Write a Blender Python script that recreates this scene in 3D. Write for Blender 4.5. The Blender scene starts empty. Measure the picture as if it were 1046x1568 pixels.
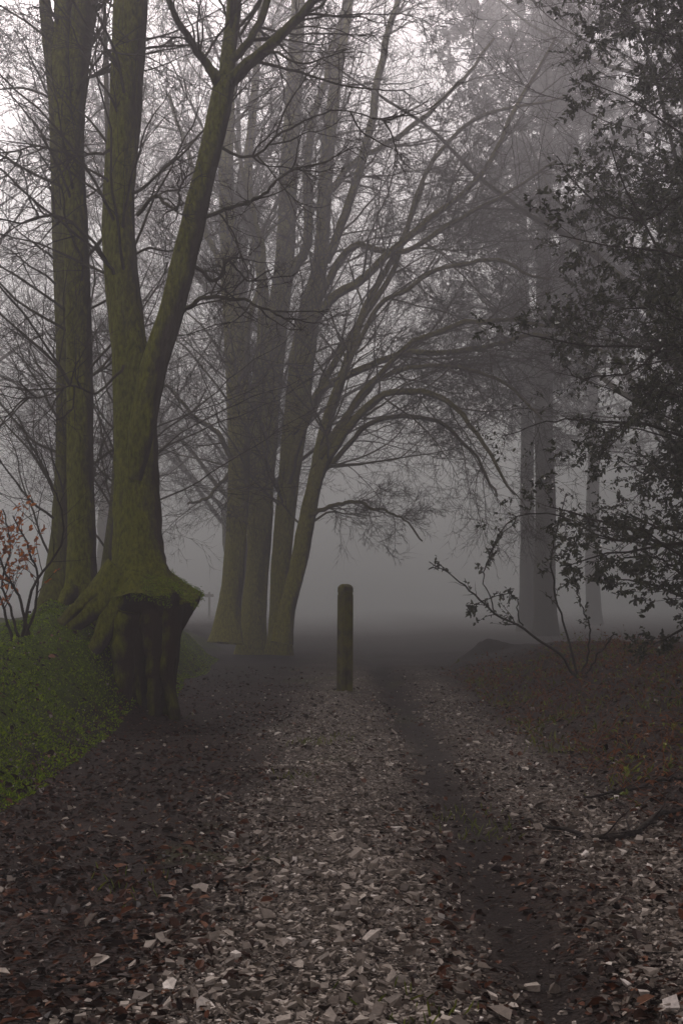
import bpy, math
import numpy as np
rng=np.random.default_rng(11)
F=2003.0; CX=523.0; HY=915.0; CH=1.4
def W(u,v,d): return np.array([(u-CX)/F*d, d, CH-(v-HY)/F*d])
scene=bpy.context.scene
# ---------------------------------------------------------------- noise
_tab=rng.random((256,256))
def vn(x,y):
    x=np.asarray(x,float); y=np.asarray(y,float)
    xi=np.floor(x).astype(int); yi=np.floor(y).astype(int); fx=x-xi; fy=y-yi
    fx=fx*fx*(3-2*fx); fy=fy*fy*(3-2*fy)
    g=lambda a,b:_tab[a&255,b&255]
    return ((g(xi,yi)*(1-fx)+g(xi+1,yi)*fx)*(1-fy)+(g(xi,yi+1)*(1-fx)+g(xi+1,yi+1)*fx)*fy)*2-1
def fb(x,y,o=3):
    s=0;a=1;t=0
    for i in range(o):
        s=s+a*vn(x*2**i+17.3*i,y*2**i+5.1*i); t+=a; a*=.5
    return s/t
def sm(t):
    t=np.clip(t,0,1); return t*t*(3-2*t)
def footx(y): return -2.3-0.22*vn(y*0.45,3.3)-0.045*np.clip(y-20,0,16)
def Hh(x,y):
    x=np.asarray(x,float); y=np.asarray(y,float)
    ft=footx(y)
    b=sm((ft-x)/1.2)
    z=b*0.9*(1-0.55*sm((y-27)/9))
    z=z+0.42*np.exp(-(((x+3.1)/0.8)**2+((y-15.6)/1.3)**2))
    z=z+0.35*np.exp(-(((x+2.75)/0.38)**2+((y-14.7)/0.8)**2))
    z=z+sm((x-1.8)/2.6)*0.55*(1-sm((y-24)/10)*0.7)
    z=z+0.28*np.exp(-(((x-3.1)/0.5)**2+((y-28)/0.7)**2))*(1+.5*fb(x*3,y*3,2))
    near=np.exp(-np.clip(y-30,0,200)/30)
    z=z-0.05*np.exp(-((x-.72)/.25)**2)*near+0.03*np.exp(-(x/.5)**2)*near
    z=z+0.05*fb(x*.8,y*.8,3)*near+0.018*fb(x*6,y*6,2)*near
    z=z+b*near*(0.19*fb(x*2.2+9,y*2.2,3)+0.06*fb(x*7,y*7,2))
    return z
# ---------------------------------------------------------------- mesh helper
class MB:
    def __init__(s): s.v=[];s.q=[];s.r=[];s.m=[];s.n=0;s.sm=[]
    def add(s,V,Q,R=0.0,mat=0,smooth=True):
        V=np.asarray(V,float).reshape(-1,3); Q=np.asarray(Q,int).reshape(-1,4)
        s.v.append(V); s.q.append(Q+s.n); s.n+=len(V)
        s.r.append(np.broadcast_to(np.asarray(R,float),(len(V),)).copy())
        s.m.append(np.full(len(Q),mat)); s.sm.append(np.full(len(Q),smooth))
    def mesh(s,name,mats,attr='rad'):
        V=np.concatenate(s.v);Q=np.concatenate(s.q)
        me=bpy.data.meshes.new(name)
        me.vertices.add(len(V)); me.vertices.foreach_set('co',V.astype(np.float32).ravel())
        me.loops.add(len(Q)*4); me.loops.foreach_set('vertex_index',Q.astype(np.int32).ravel())
        me.polygons.add(len(Q)); me.polygons.foreach_set('loop_start',np.arange(0,len(Q)*4,4,dtype=np.int32))
        try: me.polygons.foreach_set('loop_total',np.full(len(Q),4,dtype=np.int32))
        except Exception: pass
        for m in mats: me.materials.append(m)
        me.polygons.foreach_set('material_index',np.concatenate(s.m).astype(np.int32))
        me.polygons.foreach_set('use_smooth',np.concatenate(s.sm).astype(bool))
        me.update(calc_edges=True)
        a=me.attributes.new(attr,'FLOAT','POINT'); a.data.foreach_set('value',np.concatenate(s.r).astype(np.float32))
        me.validate()
        return me
    def obj(s,name,mats,loc=(0,0,0)):
        o=bpy.data.objects.new(name,s.mesh(name,mats)); scene.collection.objects.link(o); o.location=loc; return o
def unit(v): return v/(np.linalg.norm(v,axis=-1,keepdims=True)+1e-9)
def tubes(mb,P,R,n,mat=0):
    B,K,_=P.shape
    T=unit(np.gradient(P,axis=1)); m=unit(P[:,-1]-P[:,0])
    ref=unit(np.cross(m,rng.normal(size=(B,3))))[:,None,:]
    U=unit(ref-(ref*T).sum(-1,keepdims=True)*T); Wv=np.cross(T,U)
    th=np.arange(n)*2*np.pi/n
    if R.ndim==2: R=R[:,:,None]*np.ones(n)
    V=P[:,:,None,:]+R[...,None]*(np.cos(th)[None,None,:,None]*U[:,:,None,:]+np.sin(th)[None,None,:,None]*Wv[:,:,None,:])
    b=np.arange(B)[:,None,None]*K*n; k=np.arange(K-1)[None,:,None]*n; j=np.arange(n)[None,None,:]; j2=(j+1)%n
    Q=np.stack([b+k+j,b+k+j2,b+k+n+j2,b+k+n+j],-1)
    mb.add(V,Q,np.broadcast_to(R,(B,K,n)).ravel(),mat)
def grow(S,D,L,r0,K,wob,up=0.0,tip=.2,vec=None):
    B=len(S);P=np.zeros((B,K,3));P[:,0]=S;d=unit(D)
    upv=np.array([0,0,up]) if vec is None else np.array(vec)
    for k in range(1,K):
        d=unit(d+wob*rng.normal(size=(B,3))+upv*(k/K)); P[:,k]=P[:,k-1]+d*(L/(K-1))[:,None]
    t=np.linspace(0,1,K)
    return P,r0[:,None]*((1-t)*(1-tip)+tip)[None]
def kids(P,R,n,t0,t1,ang,ratio,K,wob,up=0.,bias=(0,0,0),rr=.55,rmin=.003,vec=None,fall=.5):
    B,K0,_=P.shape; idx=np.repeat(np.arange(B),n); t=rng.uniform(t0,t1,len(idx))
    f=t*(K0-1); i=np.clip(f.astype(int),0,K0-2); fr=(f-i)[:,None]
    S=P[idx,i]*(1-fr)+P[idx,i+1]*fr; T=unit(P[idx,i+1]-P[idx,i])
    r=R[idx,i]*(1-fr[:,0])+R[idx,i+1]*fr[:,0]
    a=np.radians(rng.uniform(ang[0],ang[1],len(idx)))[:,None]
    pp=unit(np.cross(T,rng.normal(size=(len(idx),3))))
    D=unit(np.cos(a)*T+np.sin(a)*pp+np.array(bias))
    PL=np.linalg.norm(np.diff(P,axis=1),axis=-1).sum(1)[idx]
    L=PL*ratio*rng.uniform(.55,1.25,len(idx))*(1-fall*t)
    r0=np.maximum(r*rr*rng.uniform(.6,1,len(idx)),rmin)
    return grow(S,D,L,r0,K,wob,up,vec=vec)
def cat(pts,K):
    p=np.asarray(pts,float); p=np.vstack([2*p[0]-p[1],p,2*p[-1]-p[-2]])
    n=len(p)-3; t=np.linspace(0,n-1e-6,K); i=t.astype(int); f=(t-i)[:,None]
    a,b,c,d=p[i],p[i+1],p[i+2],p[i+3]
    return .5*((2*b)+(-a+c)*f+(2*a-5*b+4*c-d)*f*f+(-a+3*b-3*c+d)*f**3)
def limb(pts,d0,d1=None,K=32,jit=.0,ws=1.):
    """pts (u,v,width_px) measured positions -> world polyline"""
    d1=d0 if d1 is None else d1; n=len(pts); q=[]
    for i,(u,v,w) in enumerate(pts):
        d=d0+(d1-d0)*i/(n-1); q.append([*W(u,v,d),w*ws/2/F*d])
    c=cat(q,K)
    P=c[:,:3].copy(); R=np.maximum(c[:,3],.004)
    if jit>0:
        N=rng.normal(size=(K,3)); N=(N+np.roll(N,1,0)+np.roll(N,-1,0))/3; N[0]=0; P+=N*jit
    return P,R
def trunk(mb,P,R,n=18,flare=0.,fh=.5,lobes=5,mat=0):
    K=len(P); th=np.arange(n)*2*np.pi/n; z=P[:,2]-P[0,2]; ph=rng.uniform(0,6)
    RR=R[:,None]*np.ones(n)
    RR=RR*(1+.05*np.sin(3*th[None]+z[:,None]*.9+ph)+.035*np.sin(5*th[None]-z[:,None]*1.7)+.025*rng.normal(size=(K,n)))
    RR=RR*(1+flare*np.exp(-z/fh)[:,None]*(1+.55*np.cos(lobes*th[None]+ph)))
    tubes(mb,P[None],RR[None],n,mat)
def crown(mb,P,R,n1,t0=.3,l1=.3,bias=(0,0,0),up=.05,n2=7,n3=6,n4=4,ang=(30,65),vec=None,cap=1.0,rmin=.0035,wob=.17,r1=.4):
    P1,R1=kids(P,R,n1,t0,.99,ang,l1,16,wob*.7,up,bias,r1,.012,vec=vec,fall=.35)
    R1=np.minimum(R1,np.linspace(.048,.009,16)[None]*cap)
    tubes(mb,P1,R1,5)
    P2,R2=kids(P1,R1,n2,.12,.98,(25,60),.6,10,wob*.8,up*.5,rr=.6,rmin=.006,vec=vec,fall=.35); tubes(mb,P2,R2,3)
    P3,R3=kids(P2,R2,n3,.1,1.,(25,55),.62,7,wob,.04,rr=.6,rmin=rmin*1.2,fall=.35); tubes(mb,P3,R3,3)
    if n4:
        P4,R4=kids(P3,R3,n4,.1,1.,(22,50),.65,5,wob,.04,rr=.7,rmin=rmin,fall=.3); tubes(mb,P4,R4,3)
        return P4,R4
    return P3,R3
def leaves(mb,C,D,N,L,Wd,mat,curl=.15):
    D=unit(D); S=unit(np.cross(D,N)); N=unit(np.cross(S,D)); L=L[:,None];w=Wd[:,None]
    b=C; tip=C+D*L-N*L*curl*.6
    l1=C+D*L*.3+S*w*.5+N*L*curl; l2=C+D*L*.72+S*w*.4+N*L*curl*.6
    r1=C+D*L*.3-S*w*.5+N*L*curl; r2=C+D*L*.72-S*w*.4+N*L*curl*.6
    V=np.stack([b,l1,l2,tip,r2,r1],1); i=np.arange(len(C))[:,None]*6
    Q=np.stack([i+np.array([0,1,2,3]),i+np.array([0,3,4,5])],1)
    mb.add(V,Q,0,mat,False)
def leaves_on(mb,P,n,size,mat,t0=.1,wr=.5):
    B,K,_=P.shape; idx=np.repeat(np.arange(B),n); f=rng.uniform(t0,1,len(idx))*(K-1); i=np.clip(f.astype(int),0,K-2); fr=(f-i)[:,None]
    C=P[idx,i]*(1-fr)+P[idx,i+1]*fr; T=unit(P[idx,i+1]-P[idx,i])
    D=T*.7+rng.normal(size=C.shape)*.7; N=rng.normal(size=C.shape)*.6+np.array([0,0,1.])
    L=size*rng.uniform(.6,1.25,len(C)); leaves(mb,C,D,N,L,L*wr,mat)
# ---------------------------------------------------------------- materials
def newmat(name):
    m=bpy.data.materials.new(name); m.use_nodes=True; nt=m.node_tree; b=nt.nodes['Principled BSDF']; return m,nt,b
def ramp(nt,cols):
    r=nt.nodes.new('ShaderNodeValToRGB'); e=r.color_ramp.elements
    while len(e)<len(cols): e.new(.5)
    for i,(p,c) in enumerate(cols): e[i].position=p; e[i].color=(*c,1) if len(c)==3 else c
    return r
def noise(nt,scale,detail=5,rough=.6,coord=None,xyz=None):
    n=nt.nodes.new('ShaderNodeTexNoise'); n.inputs['Scale'].default_value=scale; n.inputs['Detail'].default_value=detail; n.inputs['Roughness'].default_value=rough
    if coord:
        if xyz:
            mp=nt.nodes.new('ShaderNodeMapping'); mp.inputs['Scale'].default_value=xyz; nt.links.new(coord,mp.inputs[0]); coord=mp.outputs[0]
        nt.links.new(coord,n.inputs['Vector'])
    return n
def math_(nt,op,a,b=None,clamp=False):
    m=nt.nodes.new('ShaderNodeMath'); m.operation=op; m.use_clamp=clamp
    for i,x in enumerate([a,b]):
        if x is None: continue
        if isinstance(x,(int,float)): m.inputs[i].default_value=x
        else: nt.links.new(x,m.inputs[i])
    return m.outputs[0]
def mix(nt,f,a,b):
    m=nt.nodes.new('ShaderNodeMix'); m.data_type='RGBA'
    if isinstance(f,(int,float)): m.inputs[0].default_value=f
    else: nt.links.new(f,m.inputs[0])
    for s,x in ((6,a),(7,b)):
        if isinstance(x,tuple): m.inputs[s].default_value=(*x,1)
        else: nt.links.new(x,m.inputs[s])
    return m.outputs[2]
def bump(nt,b,h,s,d):
    n=nt.nodes.new('ShaderNodeBump'); n.inputs['Strength'].default_value=s; n.inputs['Distance'].default_value=d
    nt.links.new(h,n.inputs['Height']); nt.links.new(n.outputs[0],b.inputs['Normal'])
def bark(name,moss=1.0,base=(.052,.042,.034),mossc=(.165,.175,.014),off=.58,zw=.9,fine=28,bs=.9):
    m,nt,b=newmat(name); tc=nt.nodes.new('ShaderNodeTexCoord').outputs['Object']
    n1=noise(nt,3,6,.65,tc,(1,1,.35)); n2=noise(nt,fine,5,.7,tc,(1,1,.4)); n3=noise(nt,1.9,6,.68,tc,(1,1,.28))
    c1=ramp(nt,[(.25,tuple(x*.35 for x in base)),(.75,tuple(x*1.6 for x in base))]); nt.links.new(n1.outputs[0],c1.inputs[0])
    mc=ramp(nt,[(.3,tuple(x*.3 for x in mossc)),(.75,tuple(x*1.4 for x in mossc))]); nt.links.new(n2.outputs[0],mc.inputs[0])
    at=nt.nodes.new('ShaderNodeAttribute'); at.attribute_name='rad'
    g=nt.nodes.new('ShaderNodeNewGeometry'); dp=nt.nodes.new('ShaderNodeVectorMath'); dp.operation='DOT_PRODUCT'
    nt.links.new(g.outputs['Normal'],dp.inputs[0]); dp.inputs[1].default_value=(-.5,-.25,zw)
    f=math_(nt,'MULTIPLY_ADD',dp.outputs['Value'],.9); f.node.inputs[2].default_value=0
    f=math_(nt,'ADD',f,math_(nt,'MULTIPLY',n3.outputs[0],2.5)); f=math_(nt,'ADD',f,math_(nt,'MULTIPLY',n2.outputs[0],.35)); f=math_(nt,'SUBTRACT',f,off+.6)
    f=math_(nt,'MULTIPLY',f,1.9,True)
    rf=math_(nt,'MULTIPLY',at.outputs['Fac'],9,True)
    f=math_(nt,'MULTIPLY',f,rf); f=math_(nt,'MULTIPLY',f,moss,True)
    nt.links.new(mix(nt,f,c1.outputs[0],mc.outputs[0]),b.inputs['Base Color'])
    b.inputs['Roughness'].default_value=.9; b.inputs['Specular IOR Level'].default_value=.15
    h=math_(nt,'ADD',n1.outputs[0],math_(nt,'MULTIPLY',n2.outputs[0],.6)); bump(nt,b,h,bs,.05)
    return m
def leafmat(name,cols,rough=.6,spec=.15):
    m,nt,b=newmat(name); g=nt.nodes.new('ShaderNodeNewGeometry'); r=ramp(nt,cols); nt.links.new(g.outputs['Random Per Island'],r.inputs[0])
    tc=nt.nodes.new('ShaderNodeTexCoord').outputs['Object']; n=noise(nt,60,3,.6,tc)
    k=math_(nt,'MULTIPLY_ADD',n.outputs[0],1.2); k.node.inputs[2].default_value=.4
    v=nt.nodes.new('ShaderNodeVectorMath'); v.operation='SCALE'; nt.links.new(r.outputs[0],v.inputs[0]); nt.links.new(k,v.inputs['Scale'])
    nt.links.new(v.outputs[0],b.inputs['Base Color']); b.inputs['Roughness'].default_value=rough
    b.inputs['Specular IOR Level'].default_value=spec
    return m
M_bark=bark('mossy_beech_bark',1.0); M_barkm=bark('mossy_far_bark',1.0,mossc=(.27,.25,.02),off=.3); M_bark2=bark('beech_bark',.75)
M_burr=bark('root_bark',1.0,base=(.034,.022,.015),mossc=(.16,.17,.012),off=.85,zw=1.4,fine=20,bs=1.0)
M_dark=bark('dark_bark',.15,(.03,.023,.02)); M_twig=bark('shrub_bark',.3,(.035,.028,.02))
M_holly=leafmat('holly_leaf',[(0,(.02,.022,.009)),(.5,(.04,.047,.018)),(1,(.08,.085,.036))],.45,.3)
M_pine=leafmat('pine_needles',[(0,(.008,.012,.007)),(1,(.02,.028,.015))],.7,.1)
M_copper=leafmat('copper_leaf',[(0,(.26,.065,.008)),(1,(.65,.2,.02))])
M_pale=leafmat('pale_wet_leaf',[(0,(.10,.075,.055)),(.55,(.25,.205,.16)),(.93,(.44,.38,.31)),(1,(.70,.64,.56))],.55,.25)
M_brown=leafmat('brown_leaf',[(0,(.010,.005,.0035)),(.6,(.038,.0155,.008)),(.93,(.11,.038,.016)),(1,(.28,.15,.09))],.55,.10)
M_stone=leafmat('gravel_stone',[(0,(.06,.046,.035)),(.6,(.21,.175,.14)),(.95,(.40,.345,.285)),(1,(.70,.64,.57))],.7,.2)
M_moss=leafmat('moss_frond',[(0,(.05,.085,.003)),(.5,(.17,.26,.008)),(1,(.30,.40,.014))],.85,.05)
M_grass=leafmat('grass_blade',[(0,(.08,.11,.015)),(1,(.2,.22,.03))],.6,.1)
M_brack=leafmat('dead_bracken',[(0,(.07,.028,.01)),(1,(.26,.09,.03))],.7,.1)
# ---------------------------------------------------------------- ground
def axis(lo,hi,fine0,fine1,st,gr):
    a=list(np.arange(fine0,fine1,st)); s=st; x=fine1
    while x<hi: a.append(x); s*=gr; x+=s
    a.append(hi); s=st; x=fine0-st; b=[]
    while x>lo: b.append(x); s*=gr; x-=s
    b.append(lo); return np.array(sorted(b)+a)
def fgrav0(x,y): return np.exp(-np.abs((x+.05-.1*vn(y*.5,1))/(.62+.14*vn(y*1.3,7)))**3)*.98+np.exp(-((x-1.4-.12*vn(y*.4,9))/.45)**2)*.8
def rutm(x,y): return np.clip(1-.93*np.exp(-((x-.78-.08*vn(y*.6,4))/(.19+.05*vn(y*1.1,8)))**2),0,1)
xs=axis(-400,400,-4.5,4.5,.045,1.09); ys=axis(-60,500,3.6,11,.045,1.012)
X,Y=np.meshgrid(xs,ys); Z=Hh(X,Y)
V=np.stack([X,Y,Z],-1); ny,nx=X.shape
i=np.arange(ny-1)[:,None]*nx+np.arange(nx-1)[None]
mb=MB(); mb.add(V,np.stack([i,i+1,i+nx+1,i+nx],-1),0)
near=np.exp(-np.clip(Y-20,0,500)/9)
grav=np.clip(fgrav0(X,Y)*(.95+.8*fb(X*2.5,Y*1.6,4)),0,1)*near*rutm(X,Y)
ft=footx(Y)
mossv=sm((ft-.12-X)/.5+.35*fb(X*1.5,Y*1.5,3))*sm((Y-2)/4)*(1-sm((ft-X-3.4)/1.5))*(1-sm((Y-30)/6))*(.75+.25*fb(X*3,Y*3))
mossv=mossv+.5*np.clip(fb(X*1.3+40,Y*1.0,3)-.35,0,1)*(np.abs(X)<1)
leafv=np.clip(.6+.6*fb(X*.9+5,Y*.9,4),0,1)*(1-sm((Y-15)/12)*.85)*rutm(X,Y)
me=mb.mesh('ground',[])
for nme,arr in (('grav',grav),('moss',np.clip(mossv,0,1)),('leaf',leafv)):
    a=me.attributes.new(nme,'FLOAT','POINT'); a.data.foreach_set('value',arr.astype(np.float32).ravel())
m,nt,b=newmat('forest_floor'); tc=nt.nodes.new('ShaderNodeTexCoord').outputs['Object']
def att(nm):
    a=nt.nodes.new('ShaderNodeAttribute'); a.attribute_name=nm; return a.outputs['Fac']
nf=noise(nt,45,6,.75,tc); nm=noise(nt,7,6,.7,tc); vo=nt.nodes.new('ShaderNodeTexVoronoi'); vo.inputs['Scale'].default_value=55; nt.links.new(tc,vo.inputs['Vector'])
vsep=nt.nodes.new('ShaderNodeSeparateColor'); nt.links.new(vo.outputs['Color'],vsep.inputs[0])
soil=ramp(nt,[(.3,(.009,.006,.0048)),(.7,(.034,.021,.015))]); nt.links.new(nf.outputs[0],soil.inputs[0])
lf=ramp(nt,[(.2,(.02,.011,.007)),(.6,(.05,.022,.012)),(.95,(.12,.05,.026))]); nt.links.new(vsep.outputs[0],lf.inputs[0])
gv=ramp(nt,[(.1,(.05,.038,.029)),(.6,(.16,.13,.10)),(1,(.36,.31,.26))]); nt.links.new(vsep.outputs[1],gv.inputs[0])
ms=ramp(nt,[(.3,(.028,.045,.003)),(.7,(.17,.25,.009))]); nt.links.new(nf.outputs[0],ms.inputs[0])
c=mix(nt,math_(nt,'MULTIPLY',att('leaf'),nm.outputs[0],True),soil.outputs[0],lf.outputs[0])
gf=math_(nt,'MULTIPLY',att('grav'),math_(nt,'MULTIPLY',nm.outputs[0],1.9),True)
c=mix(nt,gf,c,gv.outputs[0]); mf=math_(nt,'MULTIPLY',att('moss'),math_(nt,'MULTIPLY',nm.outputs[0],2.2),True)
c=mix(nt,mf,c,ms.outputs[0]); nt.links.new(c,b.inputs['Base Color']); b.inputs['Roughness'].default_value=.8; b.inputs['Specular IOR Level'].default_value=.15
bump(nt,b,math_(nt,'ADD',nf.outputs[0],math_(nt,'MULTIPLY',vo.outputs['Distance'],-.8)),.9,.03)
me.materials.append(m); o=bpy.data.objects.new('ground',me); scene.collection.objects.link(o)
# ---------------------------------------------------------------- ground scatter
def scat(n,ymax,fn,ymin=3.6):
    y=ymin*(ymax/ymin)**rng.random(n); x=rng.uniform(-1,1,n)*np.minimum(.36*y+.8,5.5); k=rng.random(n)<fn(x,y); return x[k],y[k]
def lay(mb,x,y,size,mat,lift=.006,tilt=.4,wr=.6):
    n=len(x); C=np.stack([x,y,Hh(x,y)+lift],1); a=rng.uniform(0,2*np.pi,n)
    e=.05; gx=(Hh(x+e,y)-Hh(x-e,y))/(2*e); gy=(Hh(x,y+e)-Hh(x,y-e))/(2*e)
    Nn=unit(np.stack([-gx,-gy,np.ones(n)],1)); Nn=Nn+rng.normal(size=(n,3))*tilt
    D=np.stack([np.cos(a),np.sin(a),rng.normal(size=n)*.1],1); D=D-(D*unit(Nn)).sum(1,keepdims=True)*unit(Nn)
    L=np.minimum(size*rng.lognormal(0,.45,n),size*2.3); leaves(mb,C,D,Nn,L,L*wr*rng.uniform(.6,1.3,n),mat,.14)
def fgrav(x,y): return np.clip(fgrav0(x,y)*rutm(x,y)*(.8+1.2*fb(x*2.2+3,y*1.4,3))+.015,0,1)
def fbrown(x,y): return np.clip(1.0-fgrav0(x,y)*.92,0.03,1)*rutm(x,y)*np.where(x<footx(y)-.25,.10,1)*np.clip(.7+.9*fb(x*1.3,y,3),.08,1)*(1-.6*sm((y-14)/8))
mb=MB()
x,y=scat(44000,24,fgrav); lay(mb,x,y,.019,0,.008)
x,y=scat(1900,22,lambda x,y:fgrav(x,y)*.8+.12*(x<1.9)*(x>footx(y))); lay(mb,x,y,.045,0,.012,.35,.7)
x,y=scat(80000,26,fbrown); lay(mb,x,y,.033,1)
mb.obj('leaf_litter',[M_pale,M_brown])
mb=MB(); x,y=scat(160000,20,lambda x,y:fgrav(x,y)+.02); n=len(x)
cube=np.array([[-1,-1,-1],[1,-1,-1],[1,1,-1],[-1,1,-1],[-1,-1,1],[1,-1,1],[1,1,1],[-1,1,1]])*.5
s=.0095*rng.lognormal(0,.6,n); s=np.minimum(s,.045)
VV=cube[None]*s[:,None,None]*np.stack([rng.uniform(.8,1.5,n),rng.uniform(.8,1.5,n),rng.uniform(.6,1.1,n)],1)[:,None,:]*rng.uniform(.4,1.15,(n,8,1))
a=rng.uniform(0,6.3,n); ca,sa=np.cos(a)[:,None],np.sin(a)[:,None]; tl=rng.normal(size=(n,1))*.4
VV=np.stack([VV[...,0]*ca-VV[...,1]*sa,VV[...,0]*sa+VV[...,1]*ca,VV[...,2]+VV[...,0]*tl],-1)+np.stack([x,y,Hh(x,y)+s*.25],1)[:,None,:]
cq=np.array([[0,3,2,1],[4,5,6,7],[0,1,5,4],[1,2,6,5],[2,3,7,6],[3,0,4,7]])
mb.add(VV,np.arange(n)[:,None,None]*8+cq[None],0,0,False); mb.obj('path_gravel',[M_stone])
mb=MB(); x,y=scat(1800,20,lambda x,y:.5*np.ones_like(x)*(x>footx(y))); n=len(x); a=rng.uniform(0,6.3,n)
S=np.stack([x,y,Hh(x,y)+.012],1); P,R=grow(S,np.stack([np.cos(a),np.sin(a),np.full(n,.03)],1),rng.uniform(.06,.32,n),rng.uniform(.0018,.004,n),5,.12); P[...,2]=Hh(P[...,0],P[...,1])+.012
tubes(mb,P,R,4); mb.obj('twig_litter',[M_dark])
# moss on the bank
mb=MB(); n=260000; y=6*(30/6)**rng.random(n); x=footx(y)-.05-rng.random(n)**1.1*2.6; k=fb(x*1.5,y*1.5,3)*.6+.66+.5*fb(x*6,y*6,2)>rng.random(n)*.9; x,y=x[k],y[k]; n=len(x)
C=np.stack([x,y,Hh(x,y)-.004],1); D=np.stack([rng.normal(size=n)*.7,rng.normal(size=n)*.7,np.ones(n)*.7],1); L=.018*rng.lognormal(0,.35,n)
leaves(mb,C,D,rng.normal(size=(n,3)),L,L*.5,0)
n=2600; y=6*(26/6)**rng.random(n); x=footx(y)-.05-rng.random(n)*2.2; lay(mb,x,y,.035,1,.02)
mb.obj('moss',[M_moss,M_brown])
# grass tufts and bracken
mb=MB()
def tuft(cx,cy,rad,n,h,mat,lean=.6):
    x=cx+rng.normal(size=n)*rad; y=cy+rng.normal(size=n)*rad*1.5
    C=np.stack([x,y,Hh(x,y)],1); D=np.stack([rng.normal(size=n)*lean,rng.normal(size=n)*lean,np.ones(n)],1); L=h*rng.uniform(.5,1.3,n)
    leaves(mb,C,D,rng.normal(size=(n,3)),L,np.full(n,.006),mat,.08)
for u,v,nn in ((485,1140,50),(450,1200,30),(750,1265,50),(715,1240,30),(640,1550,30),(190,1370,25),(850,1155,60),(250,1100,40),(500,1135,30)):
    d=F*CH/(v-HY); tuft((u-CX)/F*d,d,.12,nn,.06,0)
for i in range(110):
    tuft(rng.uniform(1.9,4.8),rng.uniform(9,22),.12,12,.10,0)
mb.obj('grass',[M_grass])
mb=MB(); n=3000; x=rng.uniform(1.9,5.5,n); y=rng.uniform(8,24,n); k=fb(x*.9,y*.9)>-.25; x,y=x[k],y[k]; n=len(x)
S=np.stack([x,y,Hh(x,y)-.01],1); P,R=grow(S,np.stack([rng.normal(size=n),rng.normal(size=n),np.full(n,.7)],1),rng.uniform(.15,.5,n),np.full(n,.0035),6,.25,-.35)
tubes(mb,P,R,3); leaves_on(mb,P[:1100],3,.05,1)
leaves_on(mb,P[1500:1900],5,.05,2)
mb.obj('bracken',[M_brack,M_brack,M_grass])
# ---------------------------------------------------------------- left pair of beeches
mb=MB(); D0=15.
P,R=limb([(214,925,92),(213,890,80),(212,860,74),(211,800,70),(209,700,64),(206,610,62),(196,500,53),(186,400,51),(183,300,48),(190,200,49),(195,100,50),(200,0,52),(214,-150,46),(225,-400,34),(240,-700,18),(250,-1000,8)],D0,D0+1,66)
trunk(mb,P,R,24,.35,.35)
A2=limb([(207,735,20),(215,675,38),(229,600,42),(242,545,40),(264,480,39),(290,370,38),(313,270,34),(333,185,34),(345,120,34)],D0,D0-.2,34); trunk(mb,A2[0],A2[1],16)
L=[limb([(343,135,26),(325,110,16),(300,75,12),(275,35,10),(240,-40,8),(200,-150,6)],D0-.2,D0-.8,32,.012),
   limb([(347,125,26),(352,60,23),(362,0,22),(372,-120,18),(380,-300,12),(400,-500,6)],D0-.2,D0+.5,32,.012),
   limb([(347,130,24),(372,108,20),(410,72,17),(455,28,14),(490,-10,13),(560,-100,10),(650,-220,5)],D0-.2,D0-1,32,.012),
   limb([(352,95,14),(385,60,12),(410,0,11),(440,-110,8),(470,-220,5)],D0-.2,D0+1,32,.012)]
for p,r in L: tubes(mb,p[None],r[None],9)
S=[limb([(262,500,13),(300,462,9),(345,455,7),(400,470,5),(450,500,3)],D0,D0-.6,32,.02,.8),
   limb([(210,330,10),(240,300,8),(270,320,7),(280,285,5),(300,260,3)],D0,D0-.7,32,.02,.7),
   limb([(300,340,9),(350,320,8),(400,300,7),(450,260,5),(520,240,3)],D0,D0-1,32,.02,.7),
   limb([(175,420,10),(140,370,8),(90,330,7),(30,340,5),(-30,330,3)],D0,D0-1.4,32,.02,.6),
   limb([(190,560,8),(150,600,6),(110,590,5),(60,610,4),(0,600,3)],D0,D0-1.5,32,.02,.6),
   limb([(170,230,8),(120,240,7),(60,225,5),(0,235,4),(-60,230,3)],D0,D0-1,32,.015,.6),
   limb([(325,220,9),(380,240,7),(440,200,6),(520,170,4),(600,190,3)],D0,D0-1,32,.02,.6),
   limb([(290,400,9),(330,430,8),(350,400,6),(380,430,4),(420,410,3)],D0,D0+1,32,.02,.7)]
for p,r in S: tubes(mb,p[None],r[None],7)
LP=np.stack([l[0] for l in L]);LR=np.stack([l[1] for l in L]); crown(mb,LP,LR,13,.15,.6,up=.03,n2=6,n3=5,n4=3,cap=.42,rmin=.0026)
SP=np.stack([l[0] for l in S]);SR=np.stack([l[1] for l in S]); crown(mb,SP,SR,9,.15,.55,up=.0,n2=5,n3=4,n4=3,cap=.32,rmin=.0022)
crown(mb,P[None,28:],R[None,28:],36,.0,.27,up=.03,n2=7,n3=5,n4=3,cap=.42,rmin=.0025)
# left roots running over the bank
for pts in ([(190,880,46),(160,920,38),(130,945,28),(105,962,22),(85,985,16),(70,1010,8)],[(200,890,50),(172,945,36),(150,985,26),(125,1020,14)],[(180,870,38),(140,912,28),(115,938,22),(80,965,16),(40,990,8)]):
    p,r=limb(pts,D0-.15,D0-.5,24,.015); trunk(mb,p,r,12)
# buttress roots of the burr
for pts in ([(200,930,50),(188,980,40),(192,1040,30),(186,1105,22),(180,1130,12)],[(232,935,44),(238,1000,28),(236,1060,22),(240,1120,18)],[(262,930,40),(262,980,26),(258,1040,20),(268,1105,18),(275,1125,10)]):
    p,r=limb(pts,D0-.22,D0-.42,24,.02); trunk(mb,p,r,12,mat=1)
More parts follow.
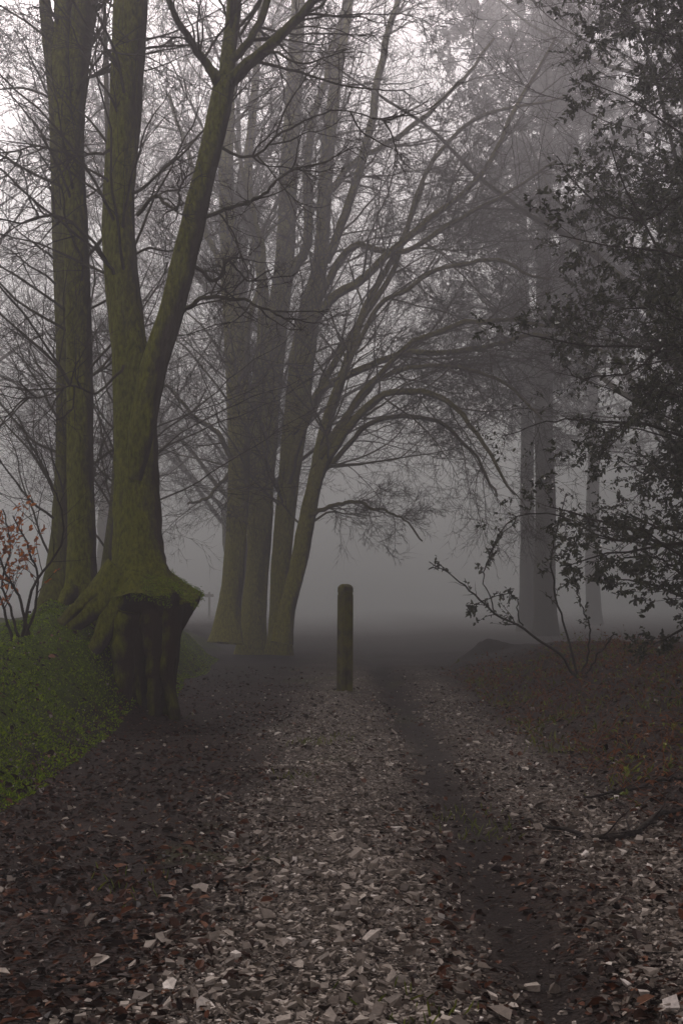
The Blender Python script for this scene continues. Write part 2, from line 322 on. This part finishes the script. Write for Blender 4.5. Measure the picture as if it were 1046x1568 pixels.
# root burr: lofted overhanging root mass
prof=[(862,178,246,.28),(885,166,262,.44),(902,154,284,.58),(914,150,296,.64),(926,152,294,.64),(945,158,283,.58),(975,168,271,.52),(1010,180,265,.46),(1055,188,263,.42),(1098,190,268,.40),(1130,186,274,.36)]
n=72; th=np.arange(n)*2*np.pi/n; q=cat([[p[0],p[1],p[2],p[3]] for p in prof],84)
Vb=[]
for k,(v,a_,b_,dy) in enumerate(q):
    kk=k*.52; low=np.clip((v-930)/80,0,1)
    cxx=((a_+b_)/2-CX)/F*D0; hw=(b_-a_)/2/F*D0; z=CH-(v-HY)/F*D0
    rr=1+(.03+.08*low)*np.sin(6*th+.06*kk+1.5*np.sin(kk*.12))+(.02+.04*low)*np.sin(13*th+2+.07*kk)+.13*fb(np.cos(th)*2.5+kk*.10,np.sin(th)*2.5+kk*.1,4)+.15*fb(np.cos(th)*1.4+7,np.sin(th)*1.4+kk*.07,2)
    rr=rr-.28*low*np.exp(-((np.mod(th,2*np.pi)-4.95)/.22)**2)
    Vb.append(np.stack([cxx+hw*np.cos(th)*rr,D0+.15+dy*.85*np.sin(th)*rr,z+.12*fb(np.cos(th)*2+3,np.sin(th)*2+kk*.05,3)],1))
Vb=np.array(Vb); k=np.arange(83)[:,None]*n; j=np.arange(n)[None]; mb.add(Vb,np.stack([k+j,k+n+j,k+n+(j+1)%n,k+(j+1)%n],-1),.3,1)
zz=Vb[6:34].reshape(-1,3); idx=rng.integers(0,len(zz),15000); idx=idx[fb(zz[idx,0]*5,zz[idx,2]*5+zz[idx,1]*4,3)>-.05]; nn=len(idx); C=zz[idx]+rng.normal(size=(nn,3))*.015
leaves(mb,C,np.stack([rng.normal(size=nn),rng.normal(size=nn),rng.normal(size=nn)-.5],1),rng.normal(size=(nn,3)),.017*rng.lognormal(0,.3,nn),np.full(nn,.008),2)
mb.obj('beech_tree',[M_bark,M_burr,M_moss])
mb=MB(); D1=16.2
P,R=limb([(120,985,78),(122,930,60),(126,890,48),(126,800,42),(123,700,41),(122,600,40),(120,500,39),(118,400,39),(114,300,38),(110,220,40),(116,130,36),(124,60,38),(132,0,38),(140,-120,34),(150,-400,22),(160,-800,8)],D1,D1+.5,60); trunk(mb,P,R,20,.35,.3)
P2,R2=limb([(108,240,26),(98,170,28),(95,80,27),(97,0,26),(80,-150,20),(60,-400,12),(40,-600,5)],D1,D1+.8,36); trunk(mb,P2,R2,14)
for pts in ([(115,900,34),(95,945,26),(85,975,16),(60,1000,8)],[(130,900,34),(150,950,26),(165,990,14)]):
    p,r=limb(pts,D1-.2,D1-.5,20,.01); trunk(mb,p,r,10)
crown(mb,P[None,18:],R[None,18:],46,.0,.28,up=.03,n2=7,n3=5,n4=3,cap=.42,rmin=.0025)
crown(mb,P2[None],R2[None],16,.2,.35,up=.03,n2=5,n3=5,n4=3,cap=.45,rmin=.0026)
mb.obj('beech_tree',[M_bark])
mb=MB(); D2=19.
P,R=limb([(78,975,70),(86,910,50),(94,830,34),(98,740,28),(100,650,26),(98,500,24),(90,300,22),(84,150,20),(70,0,18),(60,-300,8)],D2,D2+1,50); trunk(mb,P,R,14,.3,.3)
P2,R2=limb([(150,960,18),(165,850,15),(178,740,14),(180,650,13),(176,500,11),(168,300,9),(160,0,6)],D2+4,D2+5,40); trunk(mb,P2,R2,10)
crown(mb,np.stack([P[:40],P2]),np.stack([R[:40],R2]),36,.15,.35,up=.03,n2=6,n3=5,n4=4,cap=.45,rmin=.003)
mb.obj('beech_tree',[M_bark2])
# ---------------------------------------------------------------- middle row
def midtree(tr,limbs,d,n1=22,lim1=6,flare=.3,vec=None,bias=(0,0,0),t0=.25):
    mb=MB()
    for pts in tr:
        P,R=limb(pts,d,d+.8,48); trunk(mb,P,R,16,flare,.5); crown(mb,P[None],R[None],n1,t0,.3,bias=bias,up=.03,n2=7,n3=6,n4=4,vec=vec,rmin=.004,cap=.65,wob=.15); flare=0
    if limbs:
        ll=[limb(p,a,b_,32,.05,.85) for p,a,b_ in limbs]
        for p,r in ll: tubes(mb,p[None],r[None],8)
        crown(mb,np.stack([l[0] for l in ll]),np.stack([l[1] for l in ll]),lim1,.1,.5,bias=(.15,0,0),up=.02,n2=7,n3=6,n4=4,wob=.15,rmin=.004,cap=.65)
    return mb.obj('beech_tree',[M_barkm])
midtree([[(348,985,42),(352,930,34),(360,850,32),(366,700,33),(363,560,33),(352,430,27),(350,350,25),(346,250,22),(352,120,20),(356,0,17),(360,-250,8)]],
        [([(362,600,14),(375,560,12),(385,480,11),(400,400,10),(380,300,8),(360,200,6)],30,29),([(358,700,10),(330,660,9),(300,640,8),(260,600,6),(220,570,4)],30,28),
         ([(352,450,14),(335,400,12),(310,330,10),(290,240,8),(260,150,6)],30,31)],30.5,32,8)
midtree([[(386,1005,44),(390,930,37),(396,850,35),(404,720,36),(414,600,35),(425,490,34),(435,400,30),(441,300,28),(450,150,25),(457,0,20),(465,-250,8)],
         [(390,850,20),(386,760,20),(388,660,20),(400,560,20),(404,470,18),(395,380,16),(380,280,14),(390,150,12),(400,0,8)]],
        [([(440,430,20),(470,370,18),(470,280,16),(480,180,14),(510,80,12),(530,0,9)],32,31),
         ([(410,600,12),(380,640,9),(350,720,7),(320,760,6),(290,770,4)],32,30)],32,24,8)
midtree([[(427,1003,34),(430,930,31),(432,850,31),(440,760,31),(453,640,38),(464,540,38),(480,460,30),(492,390,22),(500,250,22),(515,120,18),(535,0,14),(560,-250,7)]],
        [([(470,520,20),(500,470,18),(560,420,15),(650,345,12),(735,268,10),(800,150,8),(850,60,5)],31,28),
         ([(448,660,18),(495,598,15),(560,562,13),(620,543,11),(720,535,9),(800,518,8),(870,512,5)],31,27),
         ([(500,400,18),(525,340,17),(560,230,16),(582,110,14),(600,30,12),(640,-80,8)],31,29),
         ([(480,470,14),(540,375,12),(610,385,10),(690,345,9),(770,300,6),(850,250,4)],31,28),
         ([(500,300,14),(540,250,12),(600,215,10),(680,150,8),(760,60,5)],31,30),
         ([(440,740,14),(470,640,13),(540,510,12),(600,420,10),(660,250,8),(760,170,6),(860,150,4)],31,29)],31,28,12,vec=(.03,0,0.03),bias=(.1,-.05,0))
midtree([[(430,985,26),(440,930,24),(456,870,25),(470,800,25),(484,730,22),(500,650,18),(530,560,14),(560,470,11),(610,380,8),(650,280,5)]],
        [([(478,770,18),(498,715,16),(530,655,15),(580,608,13),(640,600,11),(700,628,9),(742,690,7),(786,762,4)],29.5,27),
         ([(482,745,12),(520,690,10),(570,650,9),(650,640,8),(720,690,6),(760,760,4)],29.5,30),
         ([(474,790,9),(520,770,7),(560,775,6),(610,790,4),(650,830,3)],29.5,28),
         ([(490,700,12),(560,600,11),(640,520,10),(740,490,8),(840,500,6),(930,540,4)],29.5,26),
         ([(500,640,10),(560,500,9),(640,430,8),(740,400,7),(840,430,4)],29.5,28),
         ([(490,690,10),(570,590,9),(660,560,8),(760,580,6),(830,640,4)],29.5,27)],29.5,16,12,vec=(.03,0,-.01),bias=(.15,-.05,-.03))
# ---------------------------------------------------------------- generic background beeches
def generic(seed,h=20,r=.3,lean=.03):
    global rng; rng=np.random.default_rng(seed); mb=MB(); K=40; z=np.linspace(-.3,h,K)
    nx=np.cumsum(rng.normal(size=K))*.05; nyy=np.cumsum(rng.normal(size=K))*.05
    P=np.stack([nx+lean*z,nyy,z],1); R=r*(1-z/h*.9).clip(.04); trunk(mb,P,R,12,.5,.4)
    P0,R0=kids(P[None],R[None],20,.15,.95,(30,60),.48,22,.08,.05,rr=.5,rmin=.035); R0=np.minimum(R0,.08); tubes(mb,P0,R0,6)
    crown(mb,P0,R0,9,.1,.5,up=.04,n2=6,n3=5,n4=3,rmin=.005,cap=.75)
    return mb.mesh('beech_tree',[M_bark2])
G=[generic(s,h,r) for s,h,r in ((1,20,.28),(2,18,.24),(3,22,.3))]
for k,(x,y,g,rot,s) in enumerate([(-9.5,24,0,.3,.9),(-6.5,40,1,2,1),(-12,33,2,4,1),(-15,44,0,1,1.1),(-9.5,52,1,5,1.1),(-4.2,50,2,.5,1),(-3,39,1,4.4,1.),
      (9,24,1,2.9,1),(13,34,0,.8,1.1),(8.6,30,2,5.2,1),(17,48,1,3.3,1.2),(-17,28,2,5.5,1)]):
    o=bpy.data.objects.new('beech_tree',G[g]); scene.collection.objects.link(o); o.location=(x,y,float(Hh(x,y))); o.rotation_euler=(0,0,rot); o.scale=(s,s,s)
# ---------------------------------------------------------------- dark conifers on the right
def pine(seed,h,r,cb,rad):
    global rng; rng=np.random.default_rng(seed); mb=MB(); K=30; z=np.linspace(-.3,h,K)
    P=np.stack([np.cumsum(rng.normal(size=K))*.02,np.cumsum(rng.normal(size=K))*.02,z],1); R=r*(1-z/h*.85); trunk(mb,P,R,14,.35,.4)
    P0,R0=kids(P[None],R[None],90,cb/h,.99,(60,95),rad/h,12,.08,.03,rr=.3,rmin=.02,fall=.35); R0=np.minimum(R0,.06); tubes(mb,P0,R0,4)
    P1,R1=kids(P0,R0,10,.08,1,(35,70),.42,7,.12,rr=.5,rmin=.01); tubes(mb,P1,R1,3)
    P2,R2=kids(P1,R1,5,.1,1,(30,60),.6,4,.12,rr=.5,rmin=.007); tubes(mb,P2,R2,3)
    leaves_on(mb,P2,13,.16,1,0,.17)
    return mb.mesh('pine_tree',[M_dark,M_pine])
PM=[pine(21,27,.37,7.5,5.0),pine(22,26,.3,7,5.0)]
for x,y,g,rot,s in ((6.5,42,0,0,1),(6.8,48,1,2,1),(11.2,58,1,1,1.1),(12.5,43,0,4,1),(17,40,1,3,1.1),(12,34,0,5,1),(10.3,27,1,.5,.9)):
    o=bpy.data.objects.new('pine_tree',PM[g]); scene.collection.objects.link(o); o.location=(x,y,float(Hh(x,y))); o.rotation_euler=(0,0,rot); o.scale=(s,s,s)
rng=np.random.default_rng(77)
# ---------------------------------------------------------------- holly trees
def holly(x,y,h,rad,nl,custom=[],nleaf=15):
    mb=MB(); K=24; z0=float(Hh(x,y)); z=np.linspace(z0-.1,z0+h,K)
    P=np.stack([x+np.cumsum(rng.normal(size=K))*.03,y+np.cumsum(rng.normal(size=K))*.03,z],1); R=.11*(1-(z-z0)/h*.85); trunk(mb,P,R,10,.3,.2)
    P0,R0=kids(P[None],R[None],nl,.06,.99,(55,85),rad/h,12,.12,-.03,rr=.35,rmin=.01,fall=.1); R0=np.minimum(R0,.018); tubes(mb,P0,R0,5)
    P1,R1=kids(P0,R0,9,.1,1,(30,70),.42,7,.16,rr=.6,rmin=.004); tubes(mb,P1,R1,3)
    P2,R2=kids(P1,R1,5,.1,1,(30,60),.55,5,.15,rr=.6,rmin=.002); tubes(mb,P2,R2,3)
    leaves_on(mb,P2,nleaf,.057,1,0,.5)
    for pts,a,b_,lt in custom:
        p,r=limb(pts,a,b_,24,.03,.42); tubes(mb,p[None],r[None],6)
        Q1,S1=kids(p[None],r[None],18,.1,1,(25,60),.32,8,.16,rr=.6,rmin=.0025); tubes(mb,Q1,S1,3)
        Q2,S2=kids(Q1,S1,5,.2,1,(25,60),.55,5,.14,rr=.6,rmin=.0017); tubes(mb,Q2,S2,3)
        leaves_on(mb,Q2[int(len(Q2)*lt):],3,.045,1,0,.5)
    return mb.obj('holly_tree',[M_twig,M_holly])
holly(4.2,12.6,9.5,2.2,135,[([(1090,690,14),(1040,665,11),(980,650,9),(900,640,7),(830,645,5),(770,665,3)],12.6,13,.45),
   ([(1100,830,14),(1040,800,11),(960,830,8),(880,800,6),(800,790,5),(745,850,3)],12.6,13.5,.5),
   ([(1100,470,14),(1040,500,11),(980,560,8),(900,580,6),(860,560,3)],12.6,12.9,.8),
   ([(1100,330,14),(1040,300,11),(980,340,8),(900,300,6),(850,240,3)],12.6,13.5,.95),
   ([(1080,900,14),(1030,870,10),(990,850,8),(940,855,5),(900,830,3)],12.6,12.4,.8)],15)
holly(5.4,16.5,11.8,2.7,140,nleaf=15)
# leafy shrub by the path
mb=MB(); dd=17.
for pts,lt in (([(885,1038,11),(850,1003,9),(800,958,8),(757,937,7),(720,905,6),(690,880,4),(657,857,3)],.3),
            ([(885,1038,9),(862,960,7),(845,885,6),(850,820,5),(868,760,3)],.6),([(890,1038,8),(905,970,6),(880,905,4),(862,872,3)],.3),
            ([(892,1038,8),(918,1000,6),(940,970,4)],.95),([(757,937,5),(740,890,4),(748,850,4),(790,800,3)],0.),([(800,958,5),(780,910,4),(720,930,3)],0.)):
    p,r=limb(pts,dd,dd-.4,26,.03,.45); r=np.maximum(r,.005); tubes(mb,p[None],r[None],6)
    Q1,S1=kids(p[None],r[None],16,.35,1,(25,60),.15,6,.14,rr=.6,rmin=.003); tubes(mb,Q1,S1,3)
    leaves_on(mb,Q1[int(len(Q1)*lt):],8,.06,1,.1,.5)
mb.obj('leafy_shrub',[M_twig,M_holly])
# copper-leaved sapling left
mb=MB(); dd=14.
for pts,lf_ in (([(45,975,9),(30,920,7),(10,880,6),(-10,830,4)],1),([(40,975,8),(60,900,6),(45,840,5),(20,790,3)],1),([(35,975,10),(52,900,7),(95,830,5),(90,760,4),(60,690,3)],0),([(20,980,8),(-5,900,6),(-30,830,4)],1),([(30,975,8),(5,900,6),(15,840,4),(5,780,4)],1)):
    p,r=limb(pts,dd,dd-.3,22,.015,.6); tubes(mb,p[None],r[None],6)
    Q1,S1=kids(p[None],r[None],16,.25,1,(25,60),.4,7,.15,rr=.6,rmin=.003); tubes(mb,Q1,S1,3)
    if lf_: leaves_on(mb,Q1,7,.06,1,.2,.5)
mb.obj('beech_sapling',[M_twig,M_copper])
# fallen branches
for pts in ([(800,1255,5),(850,1268,8),(925,1282,12),(975,1272,14),(1005,1250,12),(1060,1238,9)],[(895,1222,5),(960,1208,7),(1010,1195,7),(1060,1190,6)],[(-20,1345,8),(40,1333,7),(95,1322,4)]):
    mb=MB(); q=[]
    for u,v,w in pts:
        d=F*CH/(v-HY); 
        for _ in range(8): d=F*(CH-float(Hh((u-CX)/F*d,d))-.03)/(v-HY)
        q.append([*W(u,v,d),w*.7/2/F*d])
    c=cat(q,26); c[:,:3]+=rng.normal(size=(26,3))*.008; tubes(mb,c[None,:,:3],c[None,:,3],9)
    Q1,S1=kids(c[None,:,:3],c[None,:,3],9,.1,.9,(25,60),.3,6,.12,rr=.5,rmin=.003); Q1[...,2]=np.maximum(Q1[...,2],Hh(Q1[...,0],Q1[...,1])+.01); tubes(mb,Q1,S1,4)
    mb.obj('fallen_branch',[M_dark])
# ---------------------------------------------------------------- post
import bmesh
def post(name,x,y,h,w,mat):
    bm=bmesh.new(); hw=w/2
    prof=[(-.3,1),(0.0,1.0),(h*.5,.985),(h-.16,.97),(h-.15,.90),(h-.125,.90),(h-.115,.97),(h-.05,.95),(h-.015,.70),(h,.35)]
    rings=[]
    ch=.82
    for z,s in prof:
        a=hw*s; c_=a*ch
        rings.append([bm.verts.new((px,py,z)) for px,py in ((a,-c_),(a,c_),(c_,a),(-c_,a),(-a,c_),(-a,-c_),(-c_,-a),(c_,-a))])
    for r0,r1 in zip(rings,rings[1:]):
        for k in range(8): bm.faces.new((r0[k],r0[(k+1)%8],r1[(k+1)%8],r1[k]))
    bm.faces.new(rings[-1])
    me=bpy.data.meshes.new(name); bm.to_mesh(me); bm.free(); me.materials.append(mat)
    o=bpy.data.objects.new(name,me); scene.collection.objects.link(o); o.location=(x,y,float(Hh(x,y))); return o
m,nt,b=newmat('weathered_mossy_wood'); tc=nt.nodes.new('ShaderNodeTexCoord').outputs['Object']
n1=noise(nt,18,6,.7,tc,(1,1,.12)); n2=noise(nt,5,5,.6,tc); r1=ramp(nt,[(.3,(.02,.018,.012)),(.7,(.10,.08,.05))]); nt.links.new(n1.outputs[0],r1.inputs[0])
r2=ramp(nt,[(.35,(0,0,0)),(.6,(1,1,1))]); nt.links.new(n2.outputs[0],r2.inputs[0])
nt.links.new(mix(nt,math_(nt,'MULTIPLY',r2.outputs[0],.75),r1.outputs[0],(.15,.145,.02)),b.inputs['Base Color']); b.inputs['Roughness'].default_value=.85; b.inputs['Specular IOR Level'].default_value=.15; bump(nt,b,n1.outputs[0],.8,.03)
pd=18.95; po=post('wooden_bollard_post',(528-CX)/F*pd,pd,1.55,.185,m); po.rotation_euler=(0,math.radians(.4),math.radians(28))
# distant signpost
sp=bpy.data.objects.new('signpost',None); scene.collection.objects.link(sp); sp.location=((321-CX)/F*60,60,float(Hh(-6,60)))
st=post('post',0,0,1.25,.10,m); st.location=(0,0,0); st.parent=sp
bm=bmesh.new(); bmesh.ops.create_cube(bm,size=1); bmesh.ops.scale(bm,vec=(.42,.04,.14),verts=bm.verts); bmesh.ops.bevel(bm,geom=bm.edges[:],offset=.01,segments=2,affect='EDGES')
me=bpy.data.meshes.new('sign_board'); bm.to_mesh(me); me.materials.append(m); sb=bpy.data.objects.new('sign_board',me); scene.collection.objects.link(sb); sb.parent=sp; sb.location=(0,-.075,1.08)
# ---------------------------------------------------------------- fog: thin near, thickening into the wood
m_cols=(1,.97,.985,1)
def fogbox(y0,y1,top,dens):
    bm=bmesh.new(); bmesh.ops.create_cube(bm,size=1); me=bpy.data.meshes.new('fog'); bm.to_mesh(me)
    fo=bpy.data.objects.new('fog',me); scene.collection.objects.link(fo); fo.scale=(500,y1-y0-.004,top+4); fo.location=(0,(y0+y1)/2,(top-4)/2)
    m=bpy.data.materials.new('mist'); m.use_nodes=True; nt=m.node_tree; nt.nodes.clear(); out=nt.nodes.new('ShaderNodeOutputMaterial'); vs=nt.nodes.new('ShaderNodeVolumeScatter')
    vs.inputs['Color'].default_value=m_cols; vs.inputs['Density'].default_value=dens; vs.inputs['Anisotropy'].default_value=.5
    nt.links.new(vs.outputs[0],out.inputs['Volume']); me.materials.append(m)
fogbox(-60,22,25,.006); fogbox(22,46,25,.019); fogbox(46,400,25,.036)
# ---------------------------------------------------------------- light
SE=math.radians(38); AZ=math.radians(-21)  # sun ahead-left
w=bpy.data.worlds.new('World'); scene.world=w; w.use_nodes=True; nt=w.node_tree; bg=nt.nodes['Background']
sk=nt.nodes.new('ShaderNodeTexSky'); sk.sky_type='NISHITA'; sk.sun_disc=False; sk.sun_elevation=SE; sk.sun_rotation=AZ; sk.dust_density=5; sk.air_density=1
hs=nt.nodes.new('ShaderNodeHueSaturation'); hs.inputs['Saturation'].default_value=.1; nt.links.new(sk.outputs[0],hs.inputs['Color'])
tn=nt.nodes.new('ShaderNodeVectorMath'); tn.operation='MULTIPLY'; tn.inputs[1].default_value=(1.07,.955,.985); nt.links.new(hs.outputs[0],tn.inputs[0]); nt.links.new(tn.outputs[0],bg.inputs[0]); bg.inputs[1].default_value=.15
sl=bpy.data.lights.new('sun','SUN'); sl.energy=1.5; sl.angle=math.radians(20); sl.color=(1,.95,.93); so=bpy.data.objects.new('sun',sl); scene.collection.objects.link(so)
from mathutils import Vector
dv=Vector((math.sin(AZ)*math.cos(SE),math.cos(AZ)*math.cos(SE),math.sin(SE))); so.rotation_euler=dv.to_track_quat('Z','Y').to_euler()
scene.view_settings.view_transform='Standard'; scene.view_settings.look='None'; scene.view_settings.exposure=0
cam=bpy.data.cameras.new('camera'); co=bpy.data.objects.new('camera',cam); scene.collection.objects.link(co); co.location=(0,0,CH); co.rotation_euler=(math.pi/2,0,0)
cam.lens=46; cam.sensor_width=36; cam.sensor_fit='AUTO'; cam.shift_y=(HY-784)/1568; cam.clip_end=2000; cam.clip_start=.05
scene.camera=co
print('verts',sum(len(m.vertices) for m in bpy.data.meshes))
